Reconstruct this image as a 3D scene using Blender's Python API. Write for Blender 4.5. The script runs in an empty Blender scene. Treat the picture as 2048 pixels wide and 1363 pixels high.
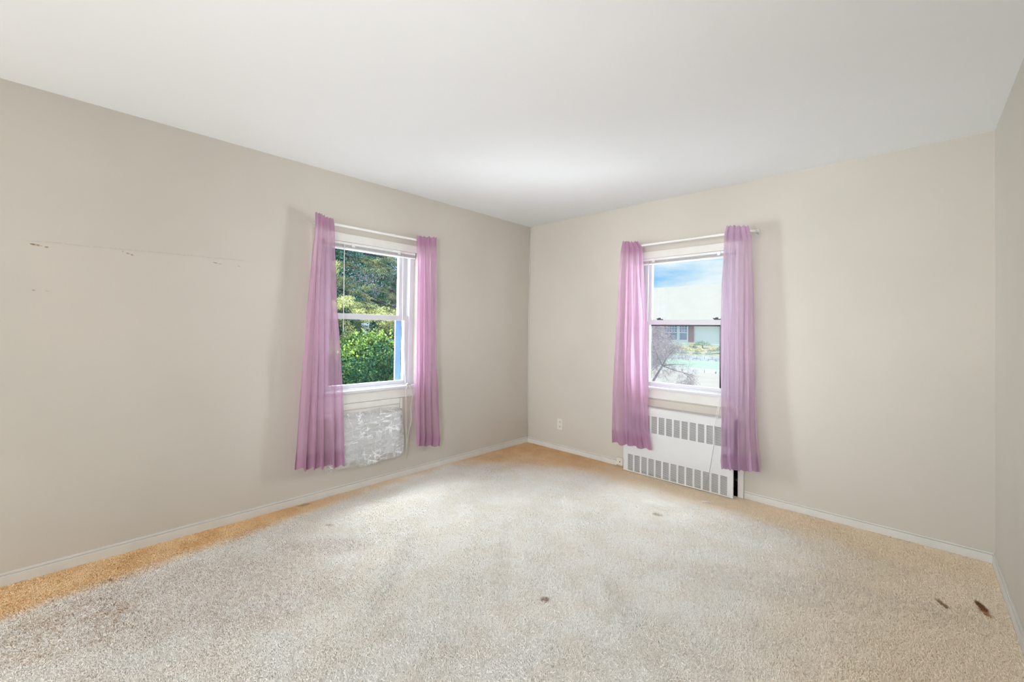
import bpy, bmesh, math, random
import numpy as np
from mathutils import Vector, Matrix, noise as mnoise
random.seed(4); rng = np.random.default_rng(7)
C = bpy.context.scene
COL = C.collection

# ------------------------------------------------------------------ camera
H = 2.44                       # ceiling height
XL, YB, XR, YF = -3.1036, 3.6773, 0.3232, -3.20     # left wall, back wall, right wall, front wall
cam_d = bpy.data.cameras.new('camera'); cam = bpy.data.objects.new('camera', cam_d); COL.objects.link(cam)
fw = Vector((-0.70691, 0.70719, 0.01260)); rt = Vector((0.70730, 0.70675, 0.01500)); up = rt.cross(fw)
M = Matrix((rt, up, -fw)).transposed().to_4x4(); M.translation = Vector((0, 0, 1.2721))
cam.matrix_world = M
cam_d.sensor_width = 36; cam_d.lens = 842.236 / 2048 * 36
cam_d.shift_x = 37.595 / 2048; cam_d.shift_y = -34.557 / 2048
cam_d.clip_start = 0.02; cam_d.clip_end = 500
C.camera = cam

# ------------------------------------------------------------------ world, sun, lights, exposure
C.view_settings.view_transform = 'Standard'; C.view_settings.look = 'None'
C.cycles.max_bounces = 8
C.view_settings.exposure = 0.05; C.view_settings.gamma = 1.0; C.view_settings.use_curve_mapping = False
w = bpy.data.worlds.new('sky'); C.world = w; w.use_nodes = True
nt = w.node_tree; nt.nodes.clear()
def wn(t, **k):
    n = nt.nodes.new(t)
    for a, b in k.items(): setattr(n, a, b)
    return n
out = wn('ShaderNodeOutputWorld'); bg = wn('ShaderNodeBackground'); tc = wn('ShaderNodeTexCoord')
mp = wn('ShaderNodeMapping'); mp.inputs['Scale'].default_value = (1.0, 1.0, 3.2)
nz = wn('ShaderNodeTexNoise'); nz.inputs['Scale'].default_value = 4.2; nz.inputs['Detail'].default_value = 7; nz.inputs['Roughness'].default_value = 0.55
mp.inputs['Location'].default_value = (0.35, 0.1, 0.2)
cr = wn('ShaderNodeValToRGB')
cr.color_ramp.elements[0].position = 0.47; cr.color_ramp.elements[0].color = (0.24, 0.60, 0.97, 1)
cr.color_ramp.elements[1].position = 0.68; cr.color_ramp.elements[1].color = (0.86, 0.95, 1.0, 1)
nt.links.new(tc.outputs['Generated'], mp.inputs['Vector']); nt.links.new(mp.outputs['Vector'], nz.inputs['Vector'])
nt.links.new(nz.outputs['Fac'], cr.inputs['Fac']); nt.links.new(cr.outputs['Color'], bg.inputs['Color'])
nt.links.new(bg.outputs['Background'], out.inputs['Surface'])
bg.inputs['Strength'].default_value = 1.0

def light(name, kind, loc, target, energy, color=(1, 1, 1), size=None, size_y=None, angle=None, portal=False, spread=None):
    d = bpy.data.lights.new(name, kind); d.energy = energy; d.color = color
    if size: d.shape = 'RECTANGLE'; d.size = size; d.size_y = size_y or size
    if angle: d.angle = angle
    if spread: d.spread = math.radians(spread)
    o = bpy.data.objects.new(name, d); COL.objects.link(o); o.location = loc
    o.rotation_euler = (Vector(target) - Vector(loc)).to_track_quat('-Z', 'Y').to_euler()
    if portal: d.cycles.is_portal = True
    return o
SKYC = (0.88, 0.95, 1.0); FILLC = (0.95, 0.975, 1.0)
light('sun', 'SUN', (6.5, -3.8, 9), (0, 0, 0), 4.3, (1.0, 0.95, 0.86), angle=math.radians(0.6))
light('window_portal', 'AREA', (XL - 0.17, 1.67, 1.36), (0, 1.67, 1.36), 1, size=0.96, size_y=1.2, portal=True)
light('window_portal', 'AREA', (-1.355, YB + 0.17, 1.36), (-1.355, 0, 1.36), 1, size=0.96, size_y=1.2, portal=True)
# unseen area lamps added above and beside each window to strengthen the daylight
light('sky_fill_left', 'AREA', (XL - 0.75, 1.72, 3.1), (XL + 1.0, 1.72, 0.3), 210, SKYC, 2.2, 0.9, spread=85)
light('sky_fill_back', 'AREA', (-1.407, YB + 1.0, 3.1), (-1.407, YB - 1.1, 0.3), 185, SKYC, 2.2, 1.1, spread=105)
light('side_light_left', 'AREA', (XL - 1.15, 0.55, 1.25), (XL, 1.62, 1.32), 265, SKYC, 1.7, 2.3, spread=120)
light('side_light_back', 'AREA', (-0.30, YB + 1.15, 1.25), (-1.33, YB, 1.32), 200, SKYC, 1.7, 2.3, spread=120)
# unseen fill lamps added behind the camera to brighten walls, floor and ceiling
light('front_fill', 'AREA', (-2.1, YF + 0.25, 1.45), (-0.7, 2.2, 0.2), 76, FILLC, 1.8, 2.2)
light('overhead_fill', 'AREA', (-0.55, -0.5, 2.36), (-0.5, 0.3, 0), 17, FILLC, 0.7, 0.7)
light('corner_fill', 'AREA', (0.0, -1.2, 1.45), (-2.75, YB, 1.15), 10.5, FILLC, 0.5, 1.4, spread=65)
light('ceiling_bounce', 'AREA', (-0.6, -2.2, 0.6), (-1.0, 2.2, 2.44), 12, FILLC, 1.5, 1.2, spread=80)

# ------------------------------------------------------------------ materials
def mat(name, col, rough=0.6, spec=0.3, var=0.0, vscale=8.0, bump=0.0, bscale=60.0, metal=0.0, col2=None, detail=4):
    m = bpy.data.materials.new(name); m.use_nodes = True
    n = m.node_tree; b = n.nodes['Principled BSDF']
    b.inputs['Base Color'].default_value = (*col, 1); b.inputs['Roughness'].default_value = rough
    b.inputs['Specular IOR Level'].default_value = spec; b.inputs['Metallic'].default_value = metal
    g = n.nodes.new('ShaderNodeNewGeometry')
    if var or col2:
        t = n.nodes.new('ShaderNodeTexNoise'); t.inputs['Scale'].default_value = vscale; t.inputs['Detail'].default_value = detail
        n.links.new(g.outputs['Position'], t.inputs['Vector'])
        r = n.nodes.new('ShaderNodeValToRGB')
        a = col if col2 else tuple(max(0, c * (1 - var)) for c in col)
        z = col2 if col2 else tuple(min(1, c * (1 + var)) for c in col)
        r.color_ramp.elements[0].position = 0.35; r.color_ramp.elements[1].position = 0.65
        r.color_ramp.elements[0].color = (*a, 1); r.color_ramp.elements[1].color = (*z, 1)
        n.links.new(t.outputs['Fac'], r.inputs['Fac']); n.links.new(r.outputs['Color'], b.inputs['Base Color'])
    if bump:
        t2 = n.nodes.new('ShaderNodeTexNoise'); t2.inputs['Scale'].default_value = bscale; t2.inputs['Detail'].default_value = 3
        n.links.new(g.outputs['Position'], t2.inputs['Vector'])
        bp = n.nodes.new('ShaderNodeBump'); bp.inputs['Strength'].default_value = bump; bp.inputs['Distance'].default_value = 0.01
        n.links.new(t2.outputs['Fac'], bp.inputs['Height']); n.links.new(bp.outputs['Normal'], b.inputs['Normal'])
    return m

class NB:
    """tiny node-expression builder"""
    def __init__(s, m): s.m = m; s.n = m.node_tree
    def new(s, t, **k):
        x = s.n.nodes.new(t)
        for a, b in k.items(): setattr(x, a, b)
        return x
    def put(s, sock, v):
        if hasattr(v, 'is_output') or isinstance(v, bpy.types.NodeSocket): s.n.links.new(v, sock)
        else: sock.default_value = v
    def math(s, op, a, b=0.0, c=None, clamp=False):
        x = s.new('ShaderNodeMath', operation=op, use_clamp=clamp); s.put(x.inputs[0], a); s.put(x.inputs[1], b)
        if c is not None: s.put(x.inputs[2], c)
        return x.outputs[0]
    def ramp(s, v, lo, hi):
        x = s.new('ShaderNodeMapRange', interpolation_type='SMOOTHSTEP'); s.put(x.inputs['Value'], v)
        x.inputs['From Min'].default_value = lo; x.inputs['From Max'].default_value = hi
        return x.outputs[0]
    def noise(s, vec, scale, detail=3, rough=0.5):
        x = s.new('ShaderNodeTexNoise'); s.put(x.inputs['Vector'], vec); x.inputs['Scale'].default_value = scale
        x.inputs['Detail'].default_value = detail; x.inputs['Roughness'].default_value = rough
        return x.outputs['Fac']
    def mix(s, f, a, b):
        x = s.new('ShaderNodeMix', data_type='RGBA'); s.put(x.inputs[0], f)
        s.put(x.inputs[6], a if not isinstance(a, tuple) else (*a, 1)); s.put(x.inputs[7], b if not isinstance(b, tuple) else (*b, 1))
        return x.outputs[2]
    def ell(s, u, v, cu, cv, ru, rv, ang=0.0):
        """1 inside an ellipse with a soft rim"""
        du = s.math('SUBTRACT', u, cu); dv = s.math('SUBTRACT', v, cv)
        ca, sa = math.cos(ang), math.sin(ang)
        a = s.math('ADD', s.math('MULTIPLY', du, ca / ru), s.math('MULTIPLY', dv, sa / ru))
        b = s.math('ADD', s.math('MULTIPLY', du, -sa / rv), s.math('MULTIPLY', dv, ca / rv))
        q = s.math('SQRT', s.math('ADD', s.math('MULTIPLY', a, a), s.math('MULTIPLY', b, b)))
        return s.ramp(q, 1.25, 0.7)

WALLC = (0.565, 0.525, 0.462)
def wall_material(name, marks=False):
    m = mat(name, WALLC, 0.55, 0.25, bump=0.04, bscale=90)
    nb = NB(m); g = nb.new('ShaderNodeNewGeometry'); pos = g.outputs['Position']
    base = nb.mix(nb.ramp(nb.noise(pos, 1.1, 3), 0.3, 0.7), tuple(c * 0.965 for c in WALLC), tuple(min(1, c * 1.03) for c in WALLC))
    if marks:
        sp = nb.new('ShaderNodeSeparateXYZ'); nb.put(sp.inputs[0], pos); y, z = sp.outputs[1], sp.outputs[2]
        n1 = nb.noise(pos, 9, 4); n2 = nb.noise(pos, 70, 3)
        # edge line where a headboard stood
        zl = nb.math('ADD', nb.math('MULTIPLY', y, 0.02), 1.679)
        d = nb.math('ABSOLUTE', nb.math('SUBTRACT', z, nb.math('ADD', zl, nb.math('MULTIPLY', nb.math('SUBTRACT', n1, 0.5), 0.012))))
        line = nb.math('MULTIPLY', nb.ramp(d, 0.006, 0.001), nb.math('MULTIPLY', nb.ramp(y, -0.22, -0.12), nb.ramp(y, 0.86, 0.74)))
        line = nb.math('MULTIPLY', line, nb.ramp(n2, 0.3, 0.6))
        col = nb.mix(nb.math('MULTIPLY', line, 0.30), base, (0.40, 0.33, 0.27))
        panel = nb.math('MULTIPLY', nb.math('MULTIPLY', nb.ramp(z, 1.0, 1.3), nb.ramp(nb.math('SUBTRACT', zl, z), 0.0, 0.02)), nb.math('MULTIPLY', nb.ramp(y, -0.2, -0.1), nb.ramp(y, 0.92, 0.7)))
        col = nb.mix(nb.math('MULTIPLY', panel, 0.35), col, (0.62, 0.56, 0.50))
        for (cy, cz, ry, rz, a, k) in [(-0.135, 1.658, 0.022, 0.0045, -0.12, .9), (-0.098, 1.652, 0.008, 0.004, 0, .7), (0.222, 1.660, 0.017, 0.004, -0.3, .75), (0.195, 1.672, 0.008, 0.004, 0, .4),
                                    (0.630, 1.661, 0.014, 0.004, -0.2, .5), (0.655, 1.658, 0.010, 0.003, 0, .4), (-0.138, 1.431, 0.011, 0.003, 0, .6), (-0.09, 1.431, 0.009, 0.002, 0, .35), (0.76, 1.655, 0.008, 0.004, -.5, .3)]:
            e = nb.math('MULTIPLY', nb.ell(y, z, cy, cz, ry, rz, a), nb.ramp(n2, 0.36, 0.5))
            col = nb.mix(nb.math('MULTIPLY', e, k), col, (0.24, 0.12, 0.07))
        base = col
    nb.n.links.new(base, m.node_tree.nodes['Principled BSDF'].inputs['Base Color'])
    return m
M_WALL = wall_material('wall_paint'); M_WALLM = wall_material('wall_paint_scuffed', True)
M_CEIL = mat('ceiling_paint', (0.865, 0.88, 0.89), 0.8, 0.1, var=0.01, vscale=0.8)
M_BASE = mat('baseboard_paint', (0.66, 0.64, 0.60), 0.4, 0.4, var=0.03, vscale=9)
M_TRIM = mat('trim_paint', (0.72, 0.70, 0.66), 0.35, 0.4, var=0.02, vscale=12)
M_VINYL = mat('white_vinyl', (0.62, 0.62, 0.65), 0.3, 0.45, var=0.01, vscale=10)
M_STORM = mat('sky_reflection_storm_frame', (0.12, 0.22, 0.38), 0.45, 0.3, var=0.03)  # reflected blue of the sky is put into this frame colour
M_GASK = mat('black_gasket', (0.02, 0.02, 0.03), 0.5, 0.3, var=0.1)
M_LATCH = mat('dark_latch', (0.05, 0.045, 0.06), 0.4, 0.5, var=0.2, vscale=50)
M_ROD = mat('white_rod_enamel', (0.80, 0.79, 0.76), 0.3, 0.5, var=0.02)
M_BRACK = mat('bracket_metal', (0.62, 0.62, 0.58), 0.35, 0.5, var=0.15, vscale=60, metal=0.4)
M_BLIND = mat('blind_slat', (0.62, 0.61, 0.60), 0.4, 0.4, var=0.05, vscale=40)
M_BLINDW = mat('blind_white', (0.80, 0.80, 0.79), 0.35, 0.4, var=0.02)
M_CORD = mat('cord_cream', (0.70, 0.66, 0.56), 0.7, 0.2, var=0.08, vscale=90)
M_CORDG = mat('cord_grey', (0.42, 0.41, 0.41), 0.7, 0.2, var=0.08, vscale=90)
M_RAD = mat('radiator_enamel', (0.66, 0.66, 0.65), 0.38, 0.4, var=0.015, vscale=5)
M_DARK = mat('recess_shade_black', (0.012, 0.012, 0.014), 0.8, 0.1, var=0.3)  # near-black colour paints in the shade inside the recess
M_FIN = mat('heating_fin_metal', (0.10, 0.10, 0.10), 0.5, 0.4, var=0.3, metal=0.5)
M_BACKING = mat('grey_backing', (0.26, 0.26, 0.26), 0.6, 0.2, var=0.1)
M_PLATE = mat('outlet_plastic', (0.68, 0.65, 0.58), 0.4, 0.4, var=0.02)
M_JACK = mat('jack_plastic', (0.72, 0.66, 0.58), 0.45, 0.4, var=0.04)
M_ACPANEL = mat('grey_unit_front', (0.55, 0.55, 0.54), 0.5, 0.3, var=0.06, vscale=6)
M_PAPER = mat('scrap_white', (0.85, 0.83, 0.80), 0.7, 0.2, var=0.05, vscale=80)

def glass_material():
    m = bpy.data.materials.new('window_glass'); m.use_nodes = True; n = m.node_tree; n.nodes.clear(); nb = NB(m)
    o = nb.new('ShaderNodeOutputMaterial'); t = nb.new('ShaderNodeBsdfTransparent'); t.inputs[0].default_value = (0.97, 0.985, 0.98, 1)
    gl = nb.new('ShaderNodeBsdfGlossy'); gl.inputs['Roughness'].default_value = 0.02
    fr = nb.new('ShaderNodeFresnel'); fr.inputs[0].default_value = 1.45
    mx = nb.new('ShaderNodeMixShader'); nb.put(mx.inputs[0], nb.math('MULTIPLY', fr.outputs[0], 0.6)); n.links.new(t.outputs[0], mx.inputs[1]); n.links.new(gl.outputs[0], mx.inputs[2])
    n.links.new(mx.outputs[0], o.inputs[0]); return m
M_GLASS = glass_material()

def screen_material():
    m = bpy.data.materials.new('insect_screen_mesh'); m.use_nodes = True; n = m.node_tree; n.nodes.clear(); nb = NB(m)
    o = nb.new('ShaderNodeOutputMaterial'); t = nb.new('ShaderNodeBsdfTransparent'); d = nb.new('ShaderNodeBsdfDiffuse'); tl = nb.new('ShaderNodeBsdfTranslucent')
    d.inputs[0].default_value = (0.85, 0.87, 0.88, 1); tl.inputs[0].default_value = (0.85, 0.87, 0.88, 1)
    g = nb.new('ShaderNodeNewGeometry'); m1 = nb.new('ShaderNodeMixShader'); m1.inputs[0].default_value = 0.6; n.links.new(d.outputs[0], m1.inputs[1]); n.links.new(tl.outputs[0], m1.inputs[2])
    m2 = nb.new('ShaderNodeMixShader'); nb.put(m2.inputs[0], nb.math('ADD', 0.010, nb.math('MULTIPLY', nb.noise(g.outputs['Position'], 6, 2), 0.012)))
    n.links.new(t.outputs[0], m2.inputs[1]); n.links.new(m1.outputs[0], m2.inputs[2]); n.links.new(m2.outputs[0], o.inputs[0]); return m
M_SCREEN = screen_material()

def curtain_material(name, col, trans=0.16):
    m = bpy.data.materials.new(name); m.use_nodes = True; n = m.node_tree; n.nodes.clear(); nb = NB(m)
    o = nb.new('ShaderNodeOutputMaterial'); g = nb.new('ShaderNodeNewGeometry')
    cc = nb.mix(nb.noise(g.outputs['Position'], 14, 4), tuple(c * 0.93 for c in col), tuple(min(1, c * 1.07) for c in col))
    df = nb.new('ShaderNodeBsdfDiffuse'); tl = nb.new('ShaderNodeBsdfTranslucent'); tp = nb.new('ShaderNodeBsdfTransparent')
    nb.put(df.inputs[0], cc); nb.put(tl.inputs[0], cc); tp.inputs[0].default_value = (1, 0.96, 1, 1)
    sh = nb.new('ShaderNodeBsdfSheen') if hasattr(bpy.types, 'ShaderNodeBsdfSheen') else None
    m1 = nb.new('ShaderNodeMixShader'); m1.inputs[0].default_value = 0.42; n.links.new(df.outputs[0], m1.inputs[1]); n.links.new(tl.outputs[0], m1.inputs[2])
    m2 = nb.new('ShaderNodeMixShader'); m2.inputs[0].default_value = trans; n.links.new(m1.outputs[0], m2.inputs[1]); n.links.new(tp.outputs[0], m2.inputs[2])
    # the weave looks denser where the cloth turns edge-on
    lw = nb.new('ShaderNodeLayerWeight'); lw.inputs[0].default_value = 0.35
    nb.put(m2.inputs[0], nb.math('MULTIPLY', nb.math('SUBTRACT', 1.0, lw.outputs['Facing']), trans * 1.5, clamp=True))
    n.links.new(m2.outputs[0], o.inputs[0]); return m
M_CURL = curtain_material('orchid_sheer', (0.575, 0.34, 0.485), 0.24)
M_CURR = curtain_material('lilac_sheer', (0.60, 0.41, 0.565), 0.30)

def plastic_material():
    m = bpy.data.materials.new('clear_plastic_sheet'); m.use_nodes = True; n = m.node_tree; n.nodes.clear(); nb = NB(m)
    o = nb.new('ShaderNodeOutputMaterial'); g = nb.new('ShaderNodeNewGeometry')
    p = nb.new('ShaderNodeBsdfPrincipled'); p.inputs['Base Color'].default_value = (0.88, 0.89, 0.90, 1); p.inputs['Roughness'].default_value = 0.12; p.inputs['Specular IOR Level'].default_value = 1.0
    p.inputs['Coat Weight'].default_value = 1.0; p.inputs['Coat Roughness'].default_value = 0.03
    mpn = nb.new('ShaderNodeMapping'); nb.put(mpn.inputs[0], g.outputs['Position']); mpn.inputs['Rotation'].default_value = (0.7, 0, 0); mpn.inputs['Scale'].default_value = (1, 0.6, 3.0)
    mp2 = nb.new('ShaderNodeMapping'); nb.put(mp2.inputs[0], g.outputs['Position']); mp2.inputs['Rotation'].default_value = (-0.5, 0, 0); mp2.inputs['Scale'].default_value = (1, 3.0, 0.7)
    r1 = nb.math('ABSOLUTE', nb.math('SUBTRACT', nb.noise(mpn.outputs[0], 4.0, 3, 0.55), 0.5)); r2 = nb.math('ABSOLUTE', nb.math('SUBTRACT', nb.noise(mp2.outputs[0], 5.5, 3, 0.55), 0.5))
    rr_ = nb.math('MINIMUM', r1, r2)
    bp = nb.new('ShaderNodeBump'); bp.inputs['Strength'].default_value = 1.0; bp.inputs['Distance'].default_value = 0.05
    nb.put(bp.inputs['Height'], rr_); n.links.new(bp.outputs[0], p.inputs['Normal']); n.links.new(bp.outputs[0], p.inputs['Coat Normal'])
    # white streaks painted along the creases stand in for highlights on the film
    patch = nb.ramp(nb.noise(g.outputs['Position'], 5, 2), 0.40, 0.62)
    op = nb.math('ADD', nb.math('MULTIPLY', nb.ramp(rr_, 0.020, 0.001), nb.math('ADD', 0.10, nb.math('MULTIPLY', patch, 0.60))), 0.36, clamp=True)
    tp = nb.new('ShaderNodeBsdfTransparent'); mx = nb.new('ShaderNodeMixShader'); nb.put(mx.inputs[0], op)
    n.links.new(tp.outputs[0], mx.inputs[1]); n.links.new(p.outputs[0], mx.inputs[2]); n.links.new(mx.outputs[0], o.inputs[0]); return m
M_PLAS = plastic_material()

def carpet_material():
    m = mat('shag_carpet', (0.7, 0.66, 0.6), 0.9, 0.08); nb = NB(m)
    g = nb.new('ShaderNodeNewGeometry'); pos = g.outputs['Position']
    sp = nb.new('ShaderNodeSeparateXYZ'); nb.put(sp.inputs[0], pos); x, y = sp.outputs[0], sp.outputs[1]
    big = nb.noise(pos, 1.6, 4); med = nb.noise(pos, 6, 4); fine = nb.noise(pos, 55, 2); wob = nb.math('MULTIPLY', nb.math('SUBTRACT', nb.noise(pos, 3.5, 5, 0.6), 0.5), 0.30)
    cream = nb.mix(nb.ramp(med, 0.35, 0.65), (0.95, 0.90, 0.83), (0.98, 0.95, 0.905))
    cream = nb.mix(nb.math('MULTIPLY', nb.ramp(fine, 0.55, 0.78), 0.28), cream, (0.70, 0.62, 0.54))
    tan = nb.mix(nb.ramp(med, 0.3, 0.7), (0.88, 0.59, 0.30), (0.99, 0.75, 0.46))
    pale = (0.98, 0.81, 0.60)
    dl = nb.math('ADD', nb.math('ADD', nb.math('SUBTRACT', x, XL), nb.math('MULTIPLY', y, 0.12)), nb.math('MULTIPLY', wob, 0.35))
    db = nb.math('ADD', nb.math('SUBTRACT', YB, y), wob)          # distance from back wall
    fl = nb.ramp(dl, 0.40, 0.25)
    dc = nb.math('ADD', nb.math('ADD', nb.math('SUBTRACT', x, XL), nb.math('MULTIPLY', nb.math('SUBTRACT', YB, y), 1.25)), nb.math('MULTIPLY', wob, 1.4))
    fc = nb.ramp(dc, 1.75, 0.95)
    fb = nb.ramp(db, 0.55, 0.22)
    frt = nb.math('MULTIPLY', nb.ramp(nb.math('ADD', x, wob), -0.75, 0.05), 0.82)
    left = nb.math('MULTIPLY', fl, nb.math('SUBTRACT', 1.0, nb.math('MULTIPLY', nb.ramp(y, 0.9, 1.8), 0.5)))
    c = nb.mix(nb.math('MULTIPLY', fb, 0.85), cream, pale)
    c = nb.mix(frt, c, (0.99, 0.85, 0.67))
    c = nb.mix(nb.math('MULTIPLY', fc, 0.85), c, tan)
    c = nb.mix(nb.math('MULTIPLY', left, 0.95), c, tan)
    # soiled brownish patches
    speck = nb.ramp(nb.noise(pos, 48, 4, 0.65), 0.40, 0.66)
    for (cx, cy, rx, ry, a, k, cl) in [(-2.35, 0.50, 0.62, 0.30, 0.9, .40, (0.58, 0.44, 0.36)), (-2.40, 1.05, 0.30, 0.10, 0.9, .40, (0.55, 0.42, 0.38)), (-0.35, 2.60, 0.70, 0.15, 0.5, .38, (0.62, 0.54, 0.48)),
                             (-2.5, 0.02, 0.25, 0.22, 0.5, .45, (0.58, 0.40, 0.25)), (-1.95, 1.25, 0.42, 0.06, 2.3, .40, (0.60, 0.53, 0.47)), (-1.6, 1.7, 0.5, 0.05, 2.3, .3, (0.62, 0.56, 0.5)), (-0.85, 1.75, 0.4, 0.06, 2.5, .25, (0.62, 0.56, 0.5))]:
        e = nb.math('MULTIPLY', nb.ell(x, y, cx, cy, rx, ry, a), speck); c = nb.mix(nb.math('MULTIPLY', e, k), c, cl)
    for (cx, cy, rx, ry, a, k, cl) in [(-1.226, 1.599, 0.021, 0.018, 0.5, .8, (0.36, 0.24, 0.17)), (-1.254, 2.892, 0.035, 0.02, 0.3, .6, (0.42, 0.38, 0.26)),
                             (0.226, 3.045, 0.016, 0.055, 0.25, .95, (0.20, 0.09, 0.03)), (0.235, 2.985, 0.013, 0.035, 0.5, .8, (0.45, 0.20, 0.06)), (0.096, 2.937, 0.014, 0.04, 0.5, .8, (0.33, 0.19, 0.08)),
                             (-2.64, 1.19, 0.030, 0.014, 0.8, .5, (0.40, 0.30, 0.18)), (-2.80, 0.16, 0.02, 0.006, 0.2, .7, (0.30, 0.18, 0.10)), (-3.06, 1.19, 0.045, 0.018, 1.5, .55, (0.36, 0.26, 0.16))]:
        e = nb.ell(x, y, cx, cy, rx, ry, a); c = nb.mix(nb.math('MULTIPLY', e, k), c, cl)
    nb.n.links.new(c, m.node_tree.nodes['Principled BSDF'].inputs['Base Color'])
    pb = m.node_tree.nodes['Principled BSDF']; trn = nb.new('ShaderNodeBsdfTranslucent'); nb.put(trn.inputs[0], c); mxs = nb.new('ShaderNodeMixShader'); mxs.inputs[0].default_value = 0.20
    nb.n.links.new(pb.outputs[0], mxs.inputs[1]); nb.n.links.new(trn.outputs[0], mxs.inputs[2]); nb.n.links.new(mxs.outputs[0], m.node_tree.nodes['Material Output'].inputs[0])
    bp = nb.new('ShaderNodeBump'); bp.inputs['Strength'].default_value = 0.3; bp.inputs['Distance'].default_value = 0.006
    nb.put(bp.inputs['Height'], nb.noise(pos, 160, 2)); nb.n.links.new(bp.outputs[0], m.node_tree.nodes['Principled BSDF'].inputs['Normal'])
    return m
M_CARPET = carpet_material()

# ------------------------------------------------------------------ mesh helpers
def link(name, me, m=None, parent=None):
    o = bpy.data.objects.new(name, me); COL.objects.link(o)
    if m: me.materials.append(m)
    if parent: o.parent = parent
    return o
def npmesh(name, V, F, m=None, parent=None, smooth=False):
    """V (n,3), F (k,3) or (k,4) numpy"""
    V = np.asarray(V, dtype=np.float32); F = np.asarray(F, dtype=np.int32); k = F.shape[1]
    me = bpy.data.meshes.new(name); me.vertices.add(len(V)); me.vertices.foreach_set('co', V.ravel())
    me.loops.add(F.size); me.loops.foreach_set('vertex_index', F.ravel())
    me.polygons.add(len(F)); me.polygons.foreach_set('loop_start', np.arange(0, F.size, k, dtype=np.int32))
    me.polygons.foreach_set('loop_total', np.full(len(F), k, dtype=np.int32))
    if smooth: me.polygons.foreach_set('use_smooth', np.ones(len(F), dtype=bool))
    me.update(calc_edges=True)
    return link(name, me, m, parent)
def tag(o, label, cat, group=None, kind=None):
    if label: o['label'] = label
    if cat: o['category'] = cat
    if group: o['group'] = group
    if kind: o['kind'] = kind
    return o
def empty(name, loc, label=None, cat=None, group=None, kind=None):
    o = bpy.data.objects.new(name, None); COL.objects.link(o); o.location = loc; o.empty_display_size = 0.05
    return tag(o, label, cat, group, kind)
# wall-local coordinates: s along the wall (viewer's left to right), d outward from the room, z up
def LW(s, d, z): return (XL - d, s, z)
def BW(s, d, z): return (s, YB + d, z)
def WW(s, d, z): return (s, d, z)
BOXF = [(0, 1, 3, 2), (4, 6, 7, 5), (0, 4, 5, 1), (2, 3, 7, 6), (0, 2, 6, 4), (1, 5, 7, 3)]
class MB:
    def __init__(s, f=WW): s.v = []; s.F = []; s.f = f
    def box(s, s0, s1, d0, d1, z0, z1):
        b = len(s.v)
        for a in (s0, s1):
            for d in (d0, d1):
                for z in (z0, z1): s.v.append(s.f(a, d, z))
        s.F += [tuple(b + i for i in q) for q in BOXF]; return s
    def tube(s, pts, r, n=8, local=True):
        P = [Vector(s.f(*p)) if local else Vector(p) for p in pts]; rs = r if isinstance(r, (list, tuple)) else [r] * len(P)
        b = len(s.v); up0 = None
        for i, p in enumerate(P):
            t = (P[min(i + 1, len(P) - 1)] - P[max(i - 1, 0)]).normalized()
            if up0 is None: up0 = Vector((0, 0, 1)) if abs(t.z) < 0.9 else Vector((1, 0, 0))
            a = t.cross(up0).normalized(); c = t.cross(a).normalized(); up0 = up0 if abs(t.dot(up0)) < 0.95 else (a + Vector((.1, .2, .3))).normalized()
            for k in range(n):
                q = 2 * math.pi * k / n; s.v.append(tuple(p + a * math.cos(q) * rs[i] + c * math.sin(q) * rs[i]))
        for i in range(len(P) - 1):
            for k in range(n):
                k2 = (k + 1) % n; s.F.append((b + i * n + k, b + i * n + k2, b + (i + 1) * n + k2, b + (i + 1) * n + k))
        s.F.append(tuple(b + k for k in range(n))[::-1]); e = b + (len(P) - 1) * n; s.F.append(tuple(e + k for k in range(n)))
        return s
    def build(s, name, m, parent=None, bevel=0.0, smooth=False):
        me = bpy.data.meshes.new(name); me.from_pydata(s.v, [], s.F)
        bm = bmesh.new(); bm.from_mesh(me); bmesh.ops.recalc_face_normals(bm, faces=bm.faces)
        if bevel: bmesh.ops.bevel(bm, geom=bm.edges[:], offset=bevel, segments=2, affect='EDGES', profile=0.7)
        if smooth:
            for f in bm.faces: f.smooth = True
        bm.to_mesh(me); bm.free(); return link(name, me, m, parent)
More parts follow.
